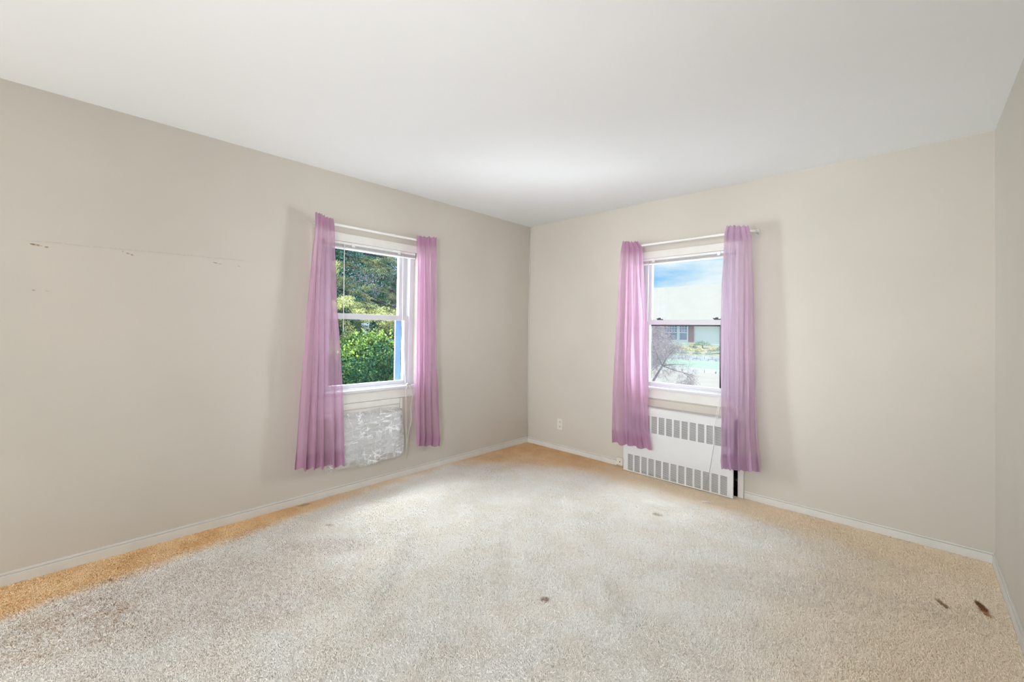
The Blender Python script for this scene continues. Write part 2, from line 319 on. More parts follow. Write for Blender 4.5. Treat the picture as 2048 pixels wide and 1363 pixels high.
def cells(name, f, s0, s1, z0, z1, holes, d0, d1, m, parent=None):
    """slab between d0 and d1 with rectangular holes (list of s0,s1,z0,z1), open reveals closed"""
    S = sorted({round(v, 5) for v in [s0, s1] + [h[i] for h in holes for i in (0, 1)] if s0 - 1e-6 <= v <= s1 + 1e-6})
    Z = sorted({round(v, 5) for v in [z0, z1] + [h[i] for h in holes for i in (2, 3)] if z0 - 1e-6 <= v <= z1 + 1e-6})
    ns, nz_ = len(S) - 1, len(Z) - 1
    full = np.ones((ns, nz_), bool); Sc = (np.array(S[1:]) + np.array(S[:-1])) / 2; Zc = (np.array(Z[1:]) + np.array(Z[:-1])) / 2
    for h in holes: full[np.ix_((Sc > h[0]) & (Sc < h[1]), (Zc > h[2]) & (Zc < h[3]))] = False
    V = []; F = []
    for d in (d0, d1):
        for a in S:
            for z in Z: V.append(f(a, d, z))
    nv = len(S) * len(Z); ix = lambda i, j, k: k * nv + i * len(Z) + j
    for i in range(ns):
        for j in range(nz_):
            if not full[i, j]: continue
            F.append((ix(i, j, 0), ix(i + 1, j, 0), ix(i + 1, j + 1, 0), ix(i, j + 1, 0)))
            F.append((ix(i, j, 1), ix(i, j + 1, 1), ix(i + 1, j + 1, 1), ix(i + 1, j, 1)))
            for (di, dj, a, b) in ((-1, 0, (i, j), (i, j + 1)), (1, 0, (i + 1, j + 1), (i + 1, j)), (0, -1, (i + 1, j), (i, j)), (0, 1, (i, j + 1), (i + 1, j + 1))):
                ii, jj = i + di, j + dj
                if not (0 <= ii < ns and 0 <= jj < nz_) or not full[ii, jj]:
                    F.append((ix(*a, 0), ix(*b, 0), ix(*b, 1), ix(*a, 1)))
    me = bpy.data.meshes.new(name); me.from_pydata(V, [], F)
    bm = bmesh.new(); bm.from_mesh(me); bmesh.ops.remove_doubles(bm, verts=bm.verts, dist=1e-6)
    bmesh.ops.delete(bm, geom=[v for v in bm.verts if not v.link_faces], context='VERTS')
    bmesh.ops.recalc_face_normals(bm, faces=bm.faces); bm.to_mesh(me); bm.free()
    return link(name, me, m, parent)

# ------------------------------------------------------------------ room shell
WT = 0.17
WIN_L = (1.300, 2.140, 0.775, 1.93); WIN_B = (-1.827, -0.987, 0.775, 1.93)
REC = (-1.888, -0.963, 0.0, 0.60)
tag(cells('wall_left', LW, YF, YB + WT, 0, H, [WIN_L], 0, WT, M_WALLM), 'beige painted wall with scuffs, left of the corner', None, kind='structure')
tag(cells('wall_back', BW, XL, XR, 0, H, [WIN_B, REC], 0, WT, M_WALL), None, None, kind='structure')
tag(MB().box(XR, XR + WT, YF, YB + WT, 0, H).build('wall_right', M_WALL), None, None, kind='structure')
tag(MB().box(XL - WT, XR + WT, YF - WT, YF, 0, H).build('wall_front', M_WALL), None, None, kind='structure')
tag(MB().box(XL - WT, XR + WT, YF - WT, YB + WT, H, H + 0.25).build('ceiling', M_CEIL), None, None, kind='structure')
floor = tag(MB().box(XL - WT, XR + WT, YF - WT, YB + WT, -0.25, 0.0).build('floor', M_CARPET), None, None, kind='structure')
BH, BT = 0.062, 0.012
def baseboard(name, f, s0, s1):
    o = MB(f).box(s0, s1, -BT, 0, 0, BH - 0.012).build(name, M_BASE, bevel=0.0015)
    MB(f).box(s0, s1, -BT + 0.004, 0, BH - 0.0105, BH).build('cap_moulding', M_BASE, o, bevel=0.0015)
    return tag(o, None, None, kind='structure')
baseboard('baseboard_left', LW, YF, YB)
baseboard('baseboard_back', BW, XL + BT, -1.985)
baseboard('baseboard_back', BW, -0.918, XR)
baseboard('baseboard_right', lambda s, d, z: (XR + d, s, z), YF, YB - BT)
tag(MB().tube([(XL + 0.006, YB - 0.006, BH), (XL + 0.007, YB - 0.006, 0.75), (XL + 0.006, YB - 0.007, 1.6), (XL + 0.006, YB - 0.006, H)], 0.005, 6, local=False).build('trim_1', M_BASE, smooth=True), None, None, kind='structure')
tag(MB(BW).box(-0.963, -0.922, -0.016, 0, 0.004, 0.62).build('trim_2', M_TRIM, bevel=0.004), None, None, kind='structure')

# ------------------------------------------------------------------ windows
def window(idx, f, W, latches, back=False):
    s0, s1, z0, z1 = W; root = None
    j = 0.045
    fr = cells(f'window_{idx}', f, s0, s1, z0, z1, [(s0 + j, s1 - j, z0 + 0.012, z1 - 0.012)], 0.035, 0.150, M_VINYL)
    tag(fr, None, None, kind='structure')
    g0, g1 = s0 + 0.118, s1 - 0.118; zm0, zm1 = 1.333, 1.379
    # upper sash runs in the outer track, lower sash in the inner one
    us = cells('upper_sash', f, s0 + j, s1 - j, zm0 + 0.006, z1 - 0.012, [(g0, g1, zm1, z1 - 0.040)], 0.095, 0.125, M_VINYL, fr)
    MB(f).box(g0 - .004, g1 + .004, 0.108, 0.112, zm1 - .004, z1 - 0.036).build('pane', M_GLASS, us)
    gl = (g0, g1) if back else (g0 - 0.03, g1 + 0.034)
    ls = cells('lower_sash', f, s0 + j, s1 - j, z0 + 0.012, zm1 - 0.004, [(gl[0], gl[1], z0 + 0.040, zm0)], 0.050, 0.085, M_VINYL, fr)
    MB(f).box(gl[0] - .004, gl[1] + .004, 0.066, 0.070, z0 + 0.036, zm0 + .004).build('pane', M_GLASS, ls)
    for a in latches:
        MB(f).box(a - 0.028, a + 0.028, 0.052, 0.080, zm1 - 0.004, zm1 + 0.005).box(a - 0.014, a + 0.010, 0.046, 0.072, zm1 + 0.005, zm1 + 0.016).box(a - 0.034, a - 0.012, 0.048, 0.056, zm1 + 0.005, zm1 + 0.011).build('sash_lock', M_LATCH, ls, bevel=0.002)
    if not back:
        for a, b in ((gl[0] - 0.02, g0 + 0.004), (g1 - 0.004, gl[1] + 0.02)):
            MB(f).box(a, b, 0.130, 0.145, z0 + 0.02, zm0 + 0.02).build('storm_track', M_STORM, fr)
    else:
        sc_ = cells('screen_frame', f, g0 - 0.004, g1 + 0.004, z0 + 0.020, zm0 + 0.004, [(g0 + 0.003, g1 - 0.024, z0 + 0.024, zm0 - 0.011)], 0.088, 0.0945, M_GASK, fr)
        MB(f).box(g0 + .003, g1 - .024, 0.0905, 0.0915, z0 + .024, zm0 - .011).build('insect_screen', M_SCREEN, sc_)
    MB(f).box(s0 - 0.055, s1 + 0.055, -0.014, 0.0, z1 + 0.004, z1 + 0.058).build('head_casing', M_TRIM, fr, bevel=0.002)
    MB(f).box(s0 - 0.005, s1 + 0.005, -0.018, 0.0, z1 - 0.003, z1 + 0.006).build('casing_lip', M_TRIM, fr, bevel=0.002)
    for a, b in ((s0 - 0.055, s0 - 0.001), (s1 + 0.001, s1 + 0.055)):
        MB(f).box(a, b, -0.013, 0.0, z0, z1 + 0.004).build('side_casing', M_TRIM, fr, bevel=0.002)
    MB(f).box(s0 - 0.10, s1 + 0.10, -0.034, 0.0, z0 - 0.018, z0 + 0.002).box(s0, s1, -0.002, 0.048, z0 - 0.018, z0 + 0.002).build('stool', M_VINYL, fr, bevel=0.003)
    MB(f).box(s0 - 0.05, s1 + 0.05, -0.013, 0.0, 0.680, z0 - 0.018).build('apron', M_TRIM, fr, bevel=0.002)
    return fr
w1 = window(1, LW, WIN_L, [])
w2 = window(2, BW, WIN_B, [-1.612, -1.138], True)
# boards that box in the wall under the left window
p1 = MB(LW).box(1.26, 1.985, -0.010, 0.0, 0.628, 0.677).build('lower_board', M_TRIM, w1, bevel=0.002)
MB(LW).box(1.26, 1.985, -0.006, 0.0, 0.585, 0.624).build('lower_board', M_TRIM, w1, bevel=0.002)
MB(LW).box(1.989, 2.012, -0.012, 0.0, 0.585, 0.677).build('board_stile', M_TRIM, w1, bevel=0.002)
MB(BW).box(-1.90, -0.90, -0.006, 0.0, 0.6055, 0.668).build('lower_board', M_WALL, w2, bevel=0.002)

# ------------------------------------------------------------------ raised mini blinds
def blind(f, W, label, clips, wand, lifts):
    s0, s1, z0, z1 = W; c = (s0 + s1) / 2
    t = empty('mini_blind', f(c, 0.0, z1), label, 'window blind', 'raised mini blinds')
    inv = Matrix.Translation(-Vector(f(c, 0.0, z1)))
    def fin(o): o.matrix_parent_inverse = inv; return o
    fin(MB(f).box(s0 + .012, s1 - .012, 0.004, 0.030, z1 - 0.022, z1 - 0.002).build('headrail', M_BLINDW, t, bevel=0.002))
    sl = MB(f)
    for k in range(14):
        z = z1 - 0.0215 - k * 0.0015; sl.box(s0 + .012, s1 - .012, 0.006, 0.028, z - 0.0009, z)
    fin(sl.build('slats', M_BLIND, t))
    fin(MB(f).box(s0 + .012, s1 - .012, 0.004, 0.030, z1 - 0.054, z1 - 0.044).build('bottom_rail', M_BLINDW, t, bevel=0.002))
    for a in clips:
        fin(MB(f).box(a - 0.012, a + 0.012, 0.000, 0.004, z1 - 0.034, z1 - 0.001).box(a - 0.012, a + 0.012, -0.008, 0.002, z1 - 0.038, z1 - 0.032).build('clip', M_BLINDW, t, bevel=0.001))
    if wand: fin(MB(f).tube(wand, 0.0032, 6).build('tilt_wand', M_BLINDW, t, smooth=True))
    for p, r, m in lifts: fin(MB(f).tube(p, r, 6).build('lift_cord', m, t, smooth=True))
    return t
bl = blind(LW, WIN_L, 'raised white mini blind stacked at the top of the window with green shrubs outside', [1.545, 1.96],
      [(1.472, 0.0, 1.91), (1.474, 0.0, 1.60), (1.476, 0.0, 1.235)],
      [([(1.998, 0.0, 1.90), (2.004, 0.0, 1.35), (2.03, -0.02, 0.80), (2.05, -0.036, 0.779)], 0.0022, M_BLINDW),
       ([(2.045, -0.036, 0.775), (2.012, -0.052, 0.751), (2.014, -0.06, 0.658), (2.018, -0.06, 0.446), (2.031, -0.055, 0.296), (2.044, -0.04, 0.166)], 0.0026, M_CORD),
       ([(2.056, -0.038, 0.779), (2.068, -0.05, 0.750), (2.083, -0.055, 0.693), (2.067, -0.055, 0.588), (2.078, -0.055, 0.48), (2.049, -0.055, 0.39), (2.036, -0.055, 0.31)], 0.0026, M_CORD),
       ([(2.047, -0.050, 0.70), (2.020, -0.05, 0.64), (2.026, -0.052, 0.50), (2.040, -0.05, 0.35), (2.056, -0.04, 0.20), (2.050, -0.03, 0.15)], 0.0016, M_CORDG)])
k = MB(LW).tube([(2.038, -0.022, 0.784), (2.062, -0.024, 0.786)], [0.009, 0.012], 8).tube([(2.052, -0.012, 0.790), (2.078, -0.030, 0.783)], [0.008, 0.006], 8).build('cord_knob', M_BRACK, bl, smooth=True)
k.matrix_parent_inverse = Matrix.Translation(-bl.location)
blind(BW, WIN_B, 'raised white mini blind stacked at the top of the window with blue sky outside', [-1.655, -1.115],
      [(-1.700, 0.0, 1.91), (-1.702, 0.0, 1.60), (-1.704, 0.0, 1.36)],
      [([(-1.085, -0.038, 0.79), (-1.087, -0.05, 0.755), (-1.096, -0.125, 0.545)], 0.0018, M_BLINDW), ([(-1.080, -0.038, 0.79), (-1.079, -0.05, 0.755), (-1.081, -0.125, 0.57)], 0.0018, M_BLINDW),
       ([(-1.096, -0.125, 0.545), (-1.100, -0.125, 0.404), (-1.117, -0.125, 0.279), (-1.137, -0.125, 0.146), (-1.161, -0.125, 0.05)], 0.0020, M_CORDG),
       ([(-1.137, -0.125, 0.146), (-1.145, -0.127, 0.10), (-1.172, -0.125, 0.055)], 0.0016, M_CORDG)])

# ------------------------------------------------------------------ curtain rods
def rod(f, s0, s1, z, label, joint, d):
    t = empty('curtain_rod', f((s0 + s1) / 2, 0, z), label, 'curtain rod', 'white curtain rods over the windows'); inv = Matrix.Translation(-t.location)
    def fin(o): o.matrix_parent_inverse = inv; return o
    fin(MB(f).tube([(s0, -0.004, z), (s0, d + 0.03, z), (s0 + 0.010, d + 0.008, z), (s0 + 0.035, d, z), (joint, d, z), (s1 - 0.035, d, z), (s1 - 0.010, d + 0.008, z), (s1, d + 0.03, z), (s1, -0.004, z)], 0.0095, 10).build('rod', M_ROD, t, smooth=True))
    fin(MB(f).tube([(joint - 0.008, d, z), (joint + 0.008, d, z)], 0.0108, 10).build('joint_collar', M_ROD, t, smooth=True))
    for a in (s0, s1):
        fin(MB(f).box(a - 0.012, a + 0.012, -0.006, 0, z - 0.028, z + 0.028).box(a - 0.010, a + 0.010, -0.03, -0.006, z - 0.018, z - 0.012).build('bracket', M_BRACK, t, bevel=0.002))
    return t
rod(LW, 1.245, 2.245, 2.027, 'white curtain rod over the window left of the corner', 1.86, -0.080)
rod(BW, -1.89, -0.842, 2.034, 'white curtain rod over the window with blue sky outside', -1.30, -0.108)

# ------------------------------------------------------------------ curtains
def curtain(f, name, label, Ls, Rs, nf, m, seed, zb=(0.0, 0.0), zrod=2.03, wav=0.02, top_drop=None, seed_phase=0.0, off=0.10, D=3.1036):
    k_ = (D - off) / (D - 0.08)       # edges were measured 8 cm off the wall
    Ls = [(1.2721 + (z - 1.2721) * k_, x * k_) for z, x in Ls]; Rs = [(1.2721 + (z - 1.2721) * k_, x * k_) for z, x in Rs]
    r = random.Random(seed); NU, NV = 300, 90
    def edge(L, z):
        L = sorted(L); zs = [p[0] for p in L]; xs = [p[1] for p in L]; return np.interp(z, zs, xs)
    ztop = max(Ls[0][0], Rs[0][0])
    fold_amp = [r.uniform(0.6, 1.2) for _ in range(nf + 2)]; fold_w = np.cumsum([0] + [r.uniform(0.7, 1.3) for _ in range(nf)]); fold_w /= fold_w[-1]
    u = np.linspace(0, 1, NU + 1)
    ph = np.interp(u, fold_w, np.arange(nf + 1)) * 2 * math.pi
    amp_u = np.interp(u * nf, np.arange(nf + 2), fold_amp)
    nse = np.array([[mnoise.noise(Vector((uu * 7, vv * 3.0, seed * 9.1))) for uu in u] for vv in np.linspace(0, 1, 24)])
    V = np.zeros((NV + 1, NU + 1, 3)); Zs = np.zeros((NV + 1, NU + 1))
    zbl, zbr = Ls[-1][0] + zb[0], Rs[-1][0] + zb[1]
    bottom = np.interp(u, [0, 1], [zbl, zbr]) - wav * (0.5 + 0.5 * np.cos(ph + 0.4)) * amp_u
    top = np.interp(u, [0, 1], [Ls[0][0], Rs[0][0]]) + 0.006 * np.sin(ph * 1.3)
    if top_drop: top = np.where(u > top_drop[0], top - top_drop[1], top)
    for j in range(NV + 1):
        v = j / NV; v = v ** 0.9 if v > 0 else 0
        z = top + (bottom - top) * v; zmean = float(z.mean())
        zL = Ls[0][0] + (Ls[-1][0] - Ls[0][0]) * v; zR = Rs[0][0] + (Rs[-1][0] - Rs[0][0]) * v
        a, b = edge(Ls, zL), edge(Rs, zR); wd = b - a
        nrow = nse[min(23, int(v * 23.0))] * (1 - (v * 23.0) % 1) + nse[min(23, int(v * 23.0) + 1)] * ((v * 23.0) % 1)
        phz = ph + 0.8 * math.sin(v * 2.6 + seed) * v + nrow * 1.4 + seed_phase
        edge_f = np.clip(np.minimum(u, 1 - u) * 9, 0, 1)
        lap = (0.75 + 0.35 * math.sin(v * 3 + seed)) * edge_f
        s = a + wd * np.clip(u + lap * np.sin(phz) / (2 * math.pi * nf), -0.02, 1.02)
        ridge = 1.8 * np.sqrt(np.abs(np.sin(phz / 2)) + 1e-4) - 1.0          # broad rounds, narrow creases
        depth = (0.014 + 0.020 * v) * amp_u * ridge + 0.012 * nrow + 0.0025 * v * np.sin(phz * 2.7 + 4 * nrow)
        pinch = math.exp(-((zmean - zrod) / 0.03) ** 2)
        depth = depth * (1 - 0.3 * pinch)
        V[j, :, 0] = s; V[j, :, 1] = -off - 0.010 * v - depth; V[j, :, 2] = z
        Zs[j] = z
    V[:, :, 1] = np.minimum(V[:, :, 1], -(off + 0.001) + 0.02 * np.clip((1.9 - V[:, :, 2]) / 0.3, 0, 1) * (1.0 if D < 3.3 else 0.3))
    Wd = np.array([f(*p) for p in V.reshape(-1, 3)]).reshape(NV + 1, NU + 1, 3)
    off = np.array(f(0, -0.0016, 0)) - np.array(f(0, 0, 0))
    idx = np.arange((NV + 1) * (NU + 1)).reshape(NV + 1, NU + 1)
    def faces(j0, j1):
        I = idx[j0:j1 + 1]; return np.stack([I[:-1, :-1], I[:-1, 1:], I[1:, 1:], I[1:, :-1]], -1).reshape(-1, 4)
    o = npmesh(name, Wd.reshape(-1, 3), faces(0, NV), m, None, True)
    tag(o, label, 'curtain', 'sheer lilac curtains')
    P = Wd.reshape(-1, 3)
    def strip(nm, j0, j1, k):
        I = idx[j0:j1 + 1]; vv = (P + off * k)[I.ravel()]; n = (j1 - j0 + 1)
        J = np.arange(n * (NU + 1)).reshape(n, NU + 1); F = np.stack([J[:-1, :-1], J[:-1, 1:], J[1:, 1:], J[1:, :-1]], -1).reshape(-1, 4)
        npmesh(nm, vv, F, m, o, True)
    jh = next(j for j in range(NV + 1) if Zs[j].mean() < Zs[-1].mean() + 0.125)
    strip('hem', jh, NV, 1.0)
    jp = next(j for j in range(NV + 1) if Zs[j].mean() < 1.985)
    strip('rod_pocket', 0, jp, -1.5)
    return o
LLl = [(2.083, 1.212), (1.994, 1.214), (1.673, 1.189), (1.111, 1.152), (0.698, 1.127), (0.300, 1.105)]
LLr = [(2.073, 1.346), (2.02, 1.355), (1.693, 1.373), (1.401, 1.39), (1.104, 1.419), (0.809, 1.441), (0.583, 1.453), (0.252, 1.464)]
LRl = [(2.060, 2.082), (1.767, 2.086), (1.424, 2.09), (0.78, 2.093), (0.288, 2.099)]
LRr = [(2.081, 2.291), (1.701, 2.299), (1.075, 2.312), (0.625, 2.338), (0.306, 2.373), (0.240, 2.369)]
BLl = [(2.1, -1.915), (2.023, -1.93), (1.684, -1.951), (1.325, -1.972), (0.739, -1.995), (0.379, -1.996), (0.245, -1.989)]
BLr = [(2.08, -1.769), (2.015, -1.721), (1.758, -1.704), (1.375, -1.674), (0.995, -1.659), (0.728, -1.651), (0.44, -1.644), (0.254, -1.61)]
BRl = [(2.102, -1.037), (2.045, -1.051), (1.846, -1.058), (1.674, -1.07), (1.328, -1.074), (0.797, -1.067), (0.283, -1.064), (0.225, -1.055)]
BRr = [(2.08, -0.886), (1.991, -0.865), (1.659, -0.853), (1.247, -0.841), (0.825, -0.832), (0.502, -0.814), (0.264, -0.796)]
curtain(LW, 'curtain', 'sheer orchid curtain hanging left of the window with shrubs outside', LLl, LLr, 5, M_CURL, 3, wav=0.035, top_drop=(0.55, 0.012))
curtain(LW, 'curtain', 'sheer orchid curtain nearest the room corner on the left wall', LRl, LRr, 4, M_CURL, 5, wav=0.03)
curtain(BW, 'curtain', 'sheer lilac curtain between room corner and sky window, partly over radiator cover', BLl, BLr, 4, M_CURL, 8, zrod=2.04, wav=0.02, off=0.130, D=3.6773)
curtain(BW, 'curtain', 'see-through lilac curtain right of the sky window, over radiator cover\'s right end', BRl, BRr, 4, M_CURR, 11, zrod=2.04, wav=0.015, off=0.130, D=3.6773)

# ------------------------------------------------------------------ radiator cover in the recess under the back window
tag(cells('trim_3', BW, REC[0] - 0.0, REC[1] + 0.0, 0.001, REC[3], [(REC[0] + .004, REC[1] - .004, 0.002, REC[3] - 0.004)], 0.001, WT - 0.01, M_DARK), 'recess lining behind the radiator cover, its shade painted in black', None, kind='structure')
tag(MB(BW).box(REC[0] - .05, REC[1] + .05, WT - 0.012, WT + 0.05, -0.2, REC[3] + 0.05).build('trim_4', M_DARK), 'recess back behind the radiator cover, its shade painted in black', None, kind='structure')
rc = empty('radiator_cover', (-1.42, YB - 0.06, 0), 'white metal radiator cover with two rows of slotted grilles under the sky window', 'radiator cover')
rinv = Matrix.Translation(-rc.location)
RS0, RS1, RZ0, RZ1, RD = -1.872, -0.972, 0.012, 0.598, -0.100
holes = []
for row, (x0, zb_, zt_) in enumerate(((-1.8285, 0.022, 0.168), (-1.805, 0.392, 0.538))):
    p, wg, n = 0.0640, 0.0485, 16
    for g_ in range(13):
        a = x0 + p * g_
        for k_ in range(n):
            zz = zb_ + (zt_ - zb_) * k_ / n; holes.append((round(a, 5), round(a + wg, 5), round(zz, 5), round(zz + 0.0052, 5)))
fp = cells('front_panel', BW, RS0, RS1, RZ0, RZ1, holes, RD, RD + 0.0015, M_RAD, rc); fp.matrix_parent_inverse = rinv
def rpart(mb, name, m, **k): o = mb.build(name, m, rc, **k); o.matrix_parent_inverse = rinv; return o
rpart(MB(BW).box(RS0, RS1, RD, -0.002, RZ1 + 0.0005, RZ1 + 0.0065), 'top_ledge', M_RAD, bevel=0.001)
rpart(MB(BW).box(RS0, RS0 + 0.002, RD + .0015, -0.01, RZ0, RZ1 - .002), 'side_flange', M_RAD)
rpart(MB(BW).box(RS1 - 0.002, RS1, RD + .0015, RD + 0.012, RZ0, RZ1 - .002), 'side_flange', M_RAD)
fn = MB(BW)
for k_ in range(60): fn.box(-1.86 + k_ * 0.0145, -1.858 + k_ * 0.0145, 0.03, 0.13, 0.05, 0.16)
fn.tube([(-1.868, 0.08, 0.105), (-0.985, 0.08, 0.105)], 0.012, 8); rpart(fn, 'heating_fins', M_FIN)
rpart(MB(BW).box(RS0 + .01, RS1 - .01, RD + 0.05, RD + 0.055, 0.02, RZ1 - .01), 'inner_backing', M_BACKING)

# ------------------------------------------------------------------ plastic-wrapped unit under the left window
US0, US1, UZ0, UZ1, UD = 1.37, 2.005, 0.185, 0.605, 0.080
wu = empty('wrapped_wall_unit', LW((US0 + US1) / 2, 0, UZ0), 'wall unit under the left window wrapped in crinkled clear plastic', 'air conditioner'); uinv = Matrix.Translation(-wu.location)
def upart(mb, name, m, **k): o = mb.build(name, m, wu, **k); o.matrix_parent_inverse = uinv; return o
upart(MB(LW).box(US0 + .04, US1 - .04, -0.055, -0.001, UZ0 + .05, UZ1 - .035), 'housing', M_ACPANEL, bevel=0.008)
n1, n2 = 190, 130; Vp = []
for j in range(n2 + 1):
    for i in range(n1 + 1):
        a, b = i / n1, j / n2; e = 4.5
        ea, eb = abs(2 * a - 1), abs(2 * b - 1)
        prof = max(0.0, 1 - (ea ** 9 + eb ** 7)) ** 0.5
        q = Vector((a * 3.0 + b * 0.9, b * 2.4 - a * 0.5, 3.7)); q2 = Vector((a * 6 - b * 4, b * 9, 8.1))
        rid = 1 - abs(mnoise.noise(q * 1.6)) * 2.2; rid2 = 1 - abs(mnoise.noise(q2)) * 2
        dd = UD * prof * 0.82 + (0.018 * rid + 0.008 * rid2 + 0.004 * mnoise.noise(q2 * 3.3)) * min(1, prof * 1.4) + 0.004
        sl = 1.0 if b > 0.5 else 0.0
        s_ = US0 + (US1 - US0) * a + 0.010 * mnoise.noise(Vector((b * 5, 1.3, 2))) + 0.02 * (a - .5) * (1 - b) * 2
        z_ = UZ0 + (UZ1 - UZ0) * b + 0.012 * mnoise.noise(Vector((a * 4, 7.3, 2))) - 0.012 * (1 - b) * math.sin(a * 3.1) + 0.02 * b * (1 - ea) * 0.2
        Vp.append(LW(s_, -max(0.003, dd), z_))
I = np.arange((n1 + 1) * (n2 + 1)).reshape(n2 + 1, n1 + 1)
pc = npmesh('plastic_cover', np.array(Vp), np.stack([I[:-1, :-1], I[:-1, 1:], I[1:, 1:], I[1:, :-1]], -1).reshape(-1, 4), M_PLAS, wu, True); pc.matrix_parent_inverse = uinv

# ------------------------------------------------------------------ small wall fittings
ol = empty('wall_outlet', BW(-2.650, 0, 0.277), 'small beige wall outlet with two sockets near the room corner', 'outlet'); oi = Matrix.Translation(-ol.location)
o = MB(BW).box(-2.685, -2.615, -0.006, 0, 0.220, 0.334).build('cover_plate', M_PLATE, ol, bevel=0.002); o.matrix_parent_inverse = oi
for zc in (0.252, 0.302):
    so = MB(BW).box(-2.667, -2.633, -0.008, -0.004, zc - .014, zc + .014).build('socket', M_PLATE, ol, bevel=0.002); so.matrix_parent_inverse = oi
    MB(BW).box(-2.658, -2.655, -0.0085, -0.006, zc - .004, zc + .006).box(-2.645, -2.642, -0.0085, -0.006, zc - .004, zc + .006).box(-2.652, -2.648, -0.0085, -0.006, zc - .011, zc - .006).build('slots', M_GASK, so).matrix_parent_inverse = so.matrix_world.inverted() if False else Matrix.Identity(4)
pj = empty('phone_jack', BW(-1.942, 0, 0.05), 'small beige phone jack box on the baseboard beside the radiator cover', 'phone jack'); pi_ = Matrix.Translation(-pj.location)
o = MB(BW).box(-1.975, -1.912, -0.034, -0.001, 0.022, 0.086).build('box', M_JACK, pj, bevel=0.003); o.matrix_parent_inverse = pi_
o = MB(BW).box(-1.947, -1.940, -0.0352, -0.033, 0.044, 0.056).build('port', M_GASK, pj); o.matrix_parent_inverse = pi_
o = MB(BW).tube([(-1.916, -0.02, 0.024), (-1.905, -0.03, 0.008), (-1.90, -0.05, 0.012), (-1.885, -0.06, 0.012)], 0.0022, 6).build('wire', M_GASK, pj, smooth=True); o.matrix_parent_inverse = pi_
v = [(-1.115, 3.350, 0.014), (-1.085, 3.366, 0.016), (-1.070, 3.345, 0.020), (-1.092, 3.335, 0.016), (-1.060, 3.360, 0.013)]
b = MB(); b.v = v + [(x, y, z + 0.003) for x, y, z in v]; b.F = [(0, 3, 2, 4, 1), (5, 6, 9, 7, 8), (0, 1, 6, 5), (1, 4, 9, 6), (4, 2, 7, 9), (2, 3, 8, 7), (3, 0, 5, 8)]
tag(b.build('paint_chip', M_PAPER), 'small white scrap lying on the carpet before the radiator cover', 'scrap')

# ------------------------------------------------------------------ carpet pile
def carpet_pile(n):
    P = rng.uniform([XL + 0.013, -1.0, 0], [XR - 0.013, YB - 0.013, 0], (int(n * 2.2), 3))
    # keep the part of the floor in front of the viewer (and a good margin round it)
    side = (P[:, 0] + 2.28) * 0.718 - (P[:, 1] + 0.15) * 0.696          # >0 behind the visible edge
    keep = side < 0.45
    keep &= ~((P[:, 0] > RS0 - .0) & (P[:, 0] < -0.93) & (P[:, 1] > YB - 0.095))
    P = P[keep][:n]; n = len(P)
    # lie of the pile: slowly varying swirls
    k = [(1.3, 0.7, 0.3), (-0.8, 1.9, 1.7), (3.1, -2.2, 4.0), (5.3, 4.1, 2.2), (-9.0, 6.0, 0.9), (14.0, 11.0, 5.0)]; am = [1.0, .8, .6, .5, .35, .3]
    th = sum(a * np.sin(P[:, 0] * kx + P[:, 1] * ky + f0) for (kx, ky, f0), a in zip(k, am)) * 0.55 + 0.9 + rng.normal(0, 0.75, n)
    patch = 0.5 + 0.5 * np.sin(P[:, 0] * 7.1 + 3 * np.sin(P[:, 1] * 3.3)) * np.sin(P[:, 1] * 6.3 + 2 * np.sin(P[:, 0] * 4.1 + 1))
    h = rng.uniform(0.0055, 0.0110, n) * (0.8 + 0.35 * patch); ln = rng.uniform(0.007, 0.015, n); wd = rng.uniform(0.0021, 0.0034, n)
    edge = np.minimum(np.minimum(P[:, 0] - XL, YB - P[:, 1]), XR - P[:, 0]); h *= np.clip(0.6 + edge * 1.5, 0.6, 1)
    dx, dy = np.cos(th), np.sin(th); bend = rng.normal(0, 0.5, n); dx2, dy2 = np.cos(th + bend), np.sin(th + bend)
    rings = []
    for t in range(3):
        if t == 0: c = np.stack([P[:, 0], P[:, 1], np.zeros(n) - 0.001], 1); w_ = wd
        if t == 1: c = np.stack([P[:, 0] + dx * ln * .35, P[:, 1] + dy * ln * .35, h], 1); w_ = wd
        if t == 2: c = np.stack([P[:, 0] + dx * ln * .35 + dx2 * ln * .65, P[:, 1] + dy * ln * .35 + dy2 * ln * .65, h * rng.uniform(0.45, 1.0, n)], 1); w_ = wd * 0.6
        nx, ny = -dy, dx; tw_ = rng.uniform(-.35, .35, n) * w_
        rings += [c + np.stack([nx * w_ / 2, ny * w_ / 2, tw_], 1), c - np.stack([nx * w_ / 2, ny * w_ / 2, tw_], 1)]
    V = np.stack(rings, 1).reshape(-1, 3)
    V[:, 0] = np.clip(V[:, 0], XL + 0.0125, XR - 0.0125); V[:, 1] = np.minimum(V[:, 1], YB - 0.0125)
    base = (np.arange(n) * 6)[:, None, None]
    q = np.array([[0, 1, 3, 2], [2, 3, 5, 4]])[None]
    o = npmesh('carpet_pile', V, (base + q).reshape(-1, 4), M_CARPET, floor, True)
    o['kind'] = 'stuff'
carpet_pile(500000)

